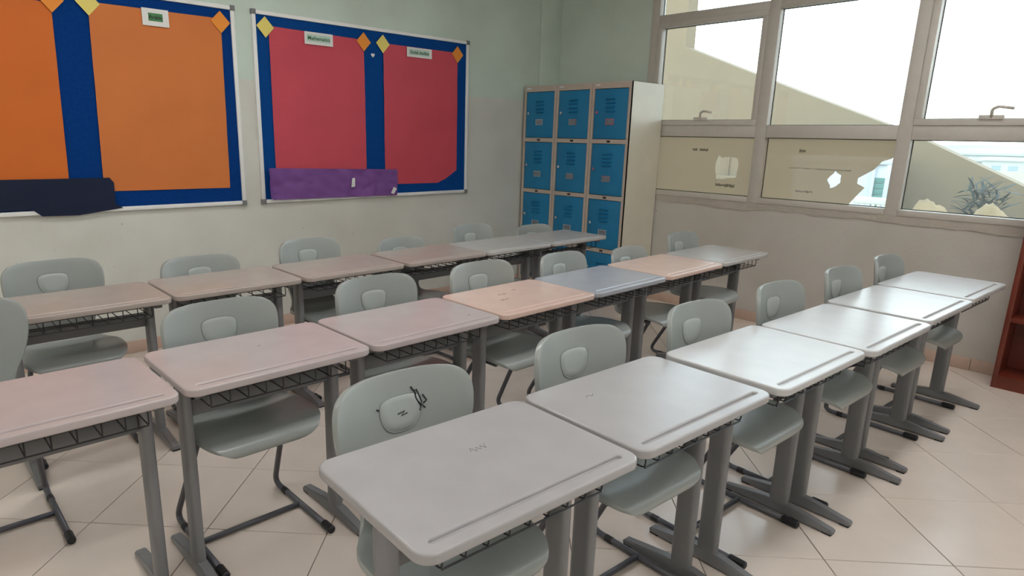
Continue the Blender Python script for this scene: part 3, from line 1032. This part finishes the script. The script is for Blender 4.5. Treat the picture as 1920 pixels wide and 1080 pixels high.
for r in (3, 2, 1):
    R_ = ROWS[r]
    n = len(R_['x'])
    for i in range(n):
        key = 'top_' + R_['top'][i]
        if key not in proto:
            d = proto[key] = make_desk(key)
        else:
            d = dup(proto[key])
        yn = R_['y'] + R_['dy'][i] + R_['rot'] * (R_['x'][i] - 3)
        th = R_['rot'] + random.uniform(-.004, .004)
        # corner (right, near) -> centre of desk
        cx = R_['x'][i] - 0.64 / 2 * math.cos(th) - 0.425 / 2 * math.sin(th)
        cy = yn - 0.64 / 2 * math.sin(th) + 0.425 / 2 * math.cos(th)
        d.location = (cx, cy, 0)
        d.rotation_euler = (0, 0, th)
        desk_at[(r, i)] = d
        tag(d, 'school desk, %s top, %s from left in %s' % (TOPN[R_['top'][i]], ORD[i] if i < n - 1 else 'last', ROWN[r]), 'desk', 'school desks in three rows')
        dx, yb, zt = R_['chair'][i]
        c = chair0 if first else dup(chair0)
        first = False
        lx, ly = dx, yb - 0.232 - 0.425 / 2
        cth = th + random.uniform(-.008, .008)
        c.location = (cx + lx * math.cos(th) - ly * math.sin(th), cy + lx * math.sin(th) + ly * math.cos(th), 0)
        c.rotation_euler = (0, 0, cth)
        sc = zt / 0.845
        wsc = min(1.0, (0.243 - abs(dx)) / 0.216) if not (r == 2 and i == 0) else 1.0
        c.scale = (wsc, 0.97 if sc < 0.97 else 1, sc)
        pulled = ', pulled far out' if (r == 2 and i == 0) else (', black ink scribbled on its back' if (r == 3 and i == 0) else '')
        tag(c, 'grey plastic chair, %s from left in %s%s' % (ORD[i] if i < n - 1 else 'last', ROWN[r], pulled), 'chair', 'grey plastic school chairs')
        if r == 3 and i == 0: scrib = c
# ink scribble on the nearest chair's back
sh = [o for o in scrib.children if o.name.startswith('seat_shell')][0]
b = bmesh.new()
def on_back(x, z): return (x, back_surface(x, z) - 0.0188, z)
for path in ([(0.045, 0.79), (0.05, 0.765), (0.062, 0.742), (0.058, 0.73)], [(0.052, 0.79), (0.058, 0.775), (0.066, 0.752)], [(0.07, 0.772), (0.08, 0.755), (0.07, 0.748)],
             [(0.036, 0.80), (0.05, 0.778)], [(-0.01, 0.735), (0.012, 0.739), (0.0, 0.728), (0.02, 0.732)], [(-0.075, 0.765), (-0.068, 0.76)], [(0.055, 0.756), (0.075, 0.735)]):
    add_tube(b, [on_back(*p) for p in path], 0.0022, 5)
obj('ink_scribble', b, M['ink'], sh)

# pencil scribbles left on a few desk tops
def scribble(key, x, y, w, hgt, n, seed):
    rng = random.Random(seed)
    b = bmesh.new()
    z = DH + 0.0002
    pts = [(x + w * (k / n - 0.5), y + (hgt if k % 2 else -hgt) * rng.uniform(0.3, 1), z) for k in range(n + 1)]
    add_tube(b, pts, 0.0011, 4)
    obj('pencil_mark', b, M['residue'], desk_at[key])
scribble((3, 0), 0.03, 0.05, 0.05, 0.012, 7, 1)
scribble((2, 3), -0.06, 0.06, 0.05, 0.010, 6, 2)
scribble((2, 3), -0.12, -0.02, 0.06, 0.012, 7, 3)
scribble((2, 3), 0.05, 0.09, 0.03, 0.008, 5, 4)
scribble((3, 1), -0.15, 0.10, 0.04, 0.006, 3, 5)
scribble((2, 1), 0.02, 0.05, 0.012, 0.004, 3, 6)
scribble((2, 2), 0.22, -0.11, 0.02, 0.004, 3, 7)

# ------------------------------------------------------------------ outside the window
struct(box('floor_yard', XB + 0.2, 60, -40, 60, -0.3, -0.15, M['ground']))
t = empty('yard_wall', (12.2, 5.0, -0.15))
tag(t, 'cream yard wall with a sloping top edge outside the windows', 'wall')
b = bmesh.new()
prof = [(14.0, 0), (14.0, 6.0), (7.44, 6.0), (7.40, 3.277), (5.057, 2.345), (3.313, 1.676), (1.718, 0.921), (0.2, 0.2), (0.0, 0.0)]
A = [b.verts.new((0, y - 5.0, z + (0.15 if z else 0))) for y, z in prof]
B = [b.verts.new((0.35, y - 5.0, z + (0.15 if z else 0))) for y, z in prof]
b.faces.new(A)
b.faces.new(B[::-1])
for k in range(len(A)):
    b.faces.new((A[k], A[(k + 1) % len(A)], B[(k + 1) % len(A)], B[k]))
obj('wall_slab', b, M['yardwall'], t)
box('ledge', -0.12, -0.001, 0.85, 1.6, 0.90, 0.98, M['yardwall'], t, bev=0.01)
box('corner_strip', -0.03, -0.001, 1.20, 1.25, 0.98, 2.0, M['yardwall'], t, bev=0.005)

t = empty('kiosk', (11.0, 3.75, -0.15))
tag(t, 'small white kiosk with a teal shutter seen through the torn film', 'kiosk')
box('body', 0.0, 0.9, -0.60, 0.75, 0, 1.33, M['kiosk'], t, bev=0.01)
box('roof', -0.04, 0.95, -0.60, 0.79, 1.33, 1.42, M['kiosk'], t, bev=0.01)
for k in range(7):
    box('shutter_slat', -0.02, -0.001, -0.59, -0.46, 0.55 + k * 0.085, 0.55 + k * 0.085 + 0.078, M['teal'], t, bev=0.004)
box('post', -0.05, -0.001, -0.46, -0.42, 0, 1.33, M['kiosk'], t)

t = empty('garden_chair', (9.0, 2.70, -0.15))
tag(t, 'white plastic garden chair with a slatted back beyond the middle window', 'chair')
box('seat', -0.42, 0.02, -0.22, 0.22, 0.42, 0.45, M['plastic'], t, bev=0.01)
for sy in (-1, 1):
    box('leg', -0.42, -0.38, sy * 0.2 - 0.02, sy * 0.2 + 0.02, 0, 0.42, M['plastic'], t, bev=0.005)
    box('leg', 0.0, 0.04, sy * 0.2 - 0.02, sy * 0.2 + 0.02, 0, 0.42, M['plastic'], t, bev=0.005)
    box('armrest', -0.40, 0.03, sy * 0.23 - 0.025, sy * 0.23 + 0.025, 0.64, 0.665, M['plastic'], t, bev=0.006)
    box('arm_post', -0.40, -0.36, sy * 0.23 - 0.015, sy * 0.23 + 0.015, 0.44, 0.64, M['plastic'], t)
    box('back_post', 0.0, 0.03, sy * 0.21 - 0.02, sy * 0.21 + 0.02, 0.42, 0.96, M['plastic'], t, bev=0.005)
box('top_rail', 0.0, 0.03, -0.19, 0.19, 0.90, 0.985, M['plastic'], t, bev=0.008)
for k in range(6):
    box('back_slat', 0.005, 0.025, -0.165 + k * 0.06, -0.13 + k * 0.06, 0.45, 0.90, M['plastic'], t)

def heap(name, x, y, rx, ry, hgt, lab, seed):
    b = bmesh.new()
    bmesh.ops.create_icosphere(b, subdivisions=4, radius=1)
    for v in list(b.verts):
        if v.co.z < -0.05: v.co.z = -0.05
        k = 1 + 0.10 * noise.noise(v.co * 1.8 + Vector((seed, 0, 0))) + 0.09 * noise.noise(v.co * 7 + Vector((seed, 0, 0)))
        v.co = Vector((v.co.x * rx * k, v.co.y * ry * k, v.co.z * hgt * k))
    o = obj(name, b, M['sand'], smooth=True)
    o.location = (x, y, -0.15)
    tag(o, lab, 'sand heap', 'sand heaps in the yard')
heap('sand_heap', 10.9, 2.52, 0.40, 0.36, 0.84, 'low sand heap just right of the middle mullion, outside', 1.0)
heap('sand_heap', 10.4, 1.72, 0.42, 0.34, 0.88, 'taller sand heap under the dark shrub, outside', 4.0)
heap('sand_heap', 9.9, 1.05, 0.40, 0.28, 0.90, 'sand heap by the bookshelf end of the window, outside', 9.0)

# spiky dark shrub, large leaves as single pieces
t = empty('yard_shrub', (11.5, 2.02, -0.15))
tag(t, 'dark spiky shrub growing in front of the cream yard wall', 'shrub')
b = bmesh.new()
add_tube(b, [(0, 0, 0), (0.02, 0.01, 0.5), (0, 0, 0.9)], [0.05, 0.04, 0.03], 8)
obj('stem', b, M['stem'], t)
b = bmesh.new()
prof = [(0, 0.012), (0.12, 0.03), (0.25, 0.034), (0.38, 0.022), (0.46, 0.003)]
Lf = [(bm_x, wd) for bm_x, wd in prof]
lv = [[b.verts.new((x, s * wd, -0.55 * x * x + (0.006 if s == 0 else 0))) for s in (-1, 0, 1)] for x, wd in Lf]
for p, q in zip(lv, lv[1:]):
    for k in range(2):
        b.faces.new((p[k], p[k + 1], q[k + 1], q[k]))
leaf = obj('leaf', b, M['leaf'], t)
lme = leaf.data
for k in range(170):
    l = leaf if k == 0 else link_mesh('leaf', lme, None, t)
    zz = random.uniform(0.55, 1.05)
    l.location = (random.uniform(-.12, .12), random.uniform(-.2, .2), zz)
    l.rotation_euler = (random.uniform(-.4, .4), random.uniform(-1.1, 0.2), random.uniform(0, 2 * PI))
    s = random.uniform(0.35, 0.66)
    l.scale = (s, s, s)

# far hillside and pale buildings beyond the low end of the wall
b = bmesh.new()
NX, NY = 40, 40
g = [[b.verts.new((60 + 90 * i / NX, -60 + 140 * j / NY, -3.2 + 5.0 * (i / NX) + 1.2 * noise.noise((i * .3, j * .3, 1)))) for i in range(NX + 1)] for j in range(NY + 1)]
for j in range(NY):
    for i in range(NX):
        b.faces.new((g[j][i], g[j][i + 1], g[j + 1][i + 1], g[j + 1][i]))
o = obj('floor_hillside', b, M['hill'], smooth=True)
struct(o)
FB = [(70, 11.0, 4, 3.0, 'nearest of the pale far buildings beyond the yard wall'), (82, 9.0, 6, 3.4, 'wide pale far building behind the nearest one'),
      (76, 14.6, 4, 2.8, 'leftmost pale far building beyond the yard wall'), (95, 16.5, 7, 3.2, 'distant pale far building, left on the hillside'), (100, 9.5, 6, 4.0, 'most distant pale far building on the hillside')]
for x, y, w, hh, lab in FB:
    t = empty('far_building', (x, y, -2.6))
    tag(t, lab, 'building', 'pale buildings on the hillside')
    box('wall', 0, 5, -w / 2, w / 2, 0, hh, M['farwall'], t)
    box('roof', -0.2, 5.2, -w / 2 - 0.2, w / 2 + 0.2, hh, hh + 0.25, M['farwall'], t)
    nw = int(w / 1.3)
    for k in range(nw):
        box('window', -0.05, -0.001, -w / 2 + 0.4 + k * (w - 0.6) / nw, -w / 2 + 0.4 + k * (w - 0.6) / nw + 0.6, hh - 1.2, hh - 0.4, M['farwin'], t)
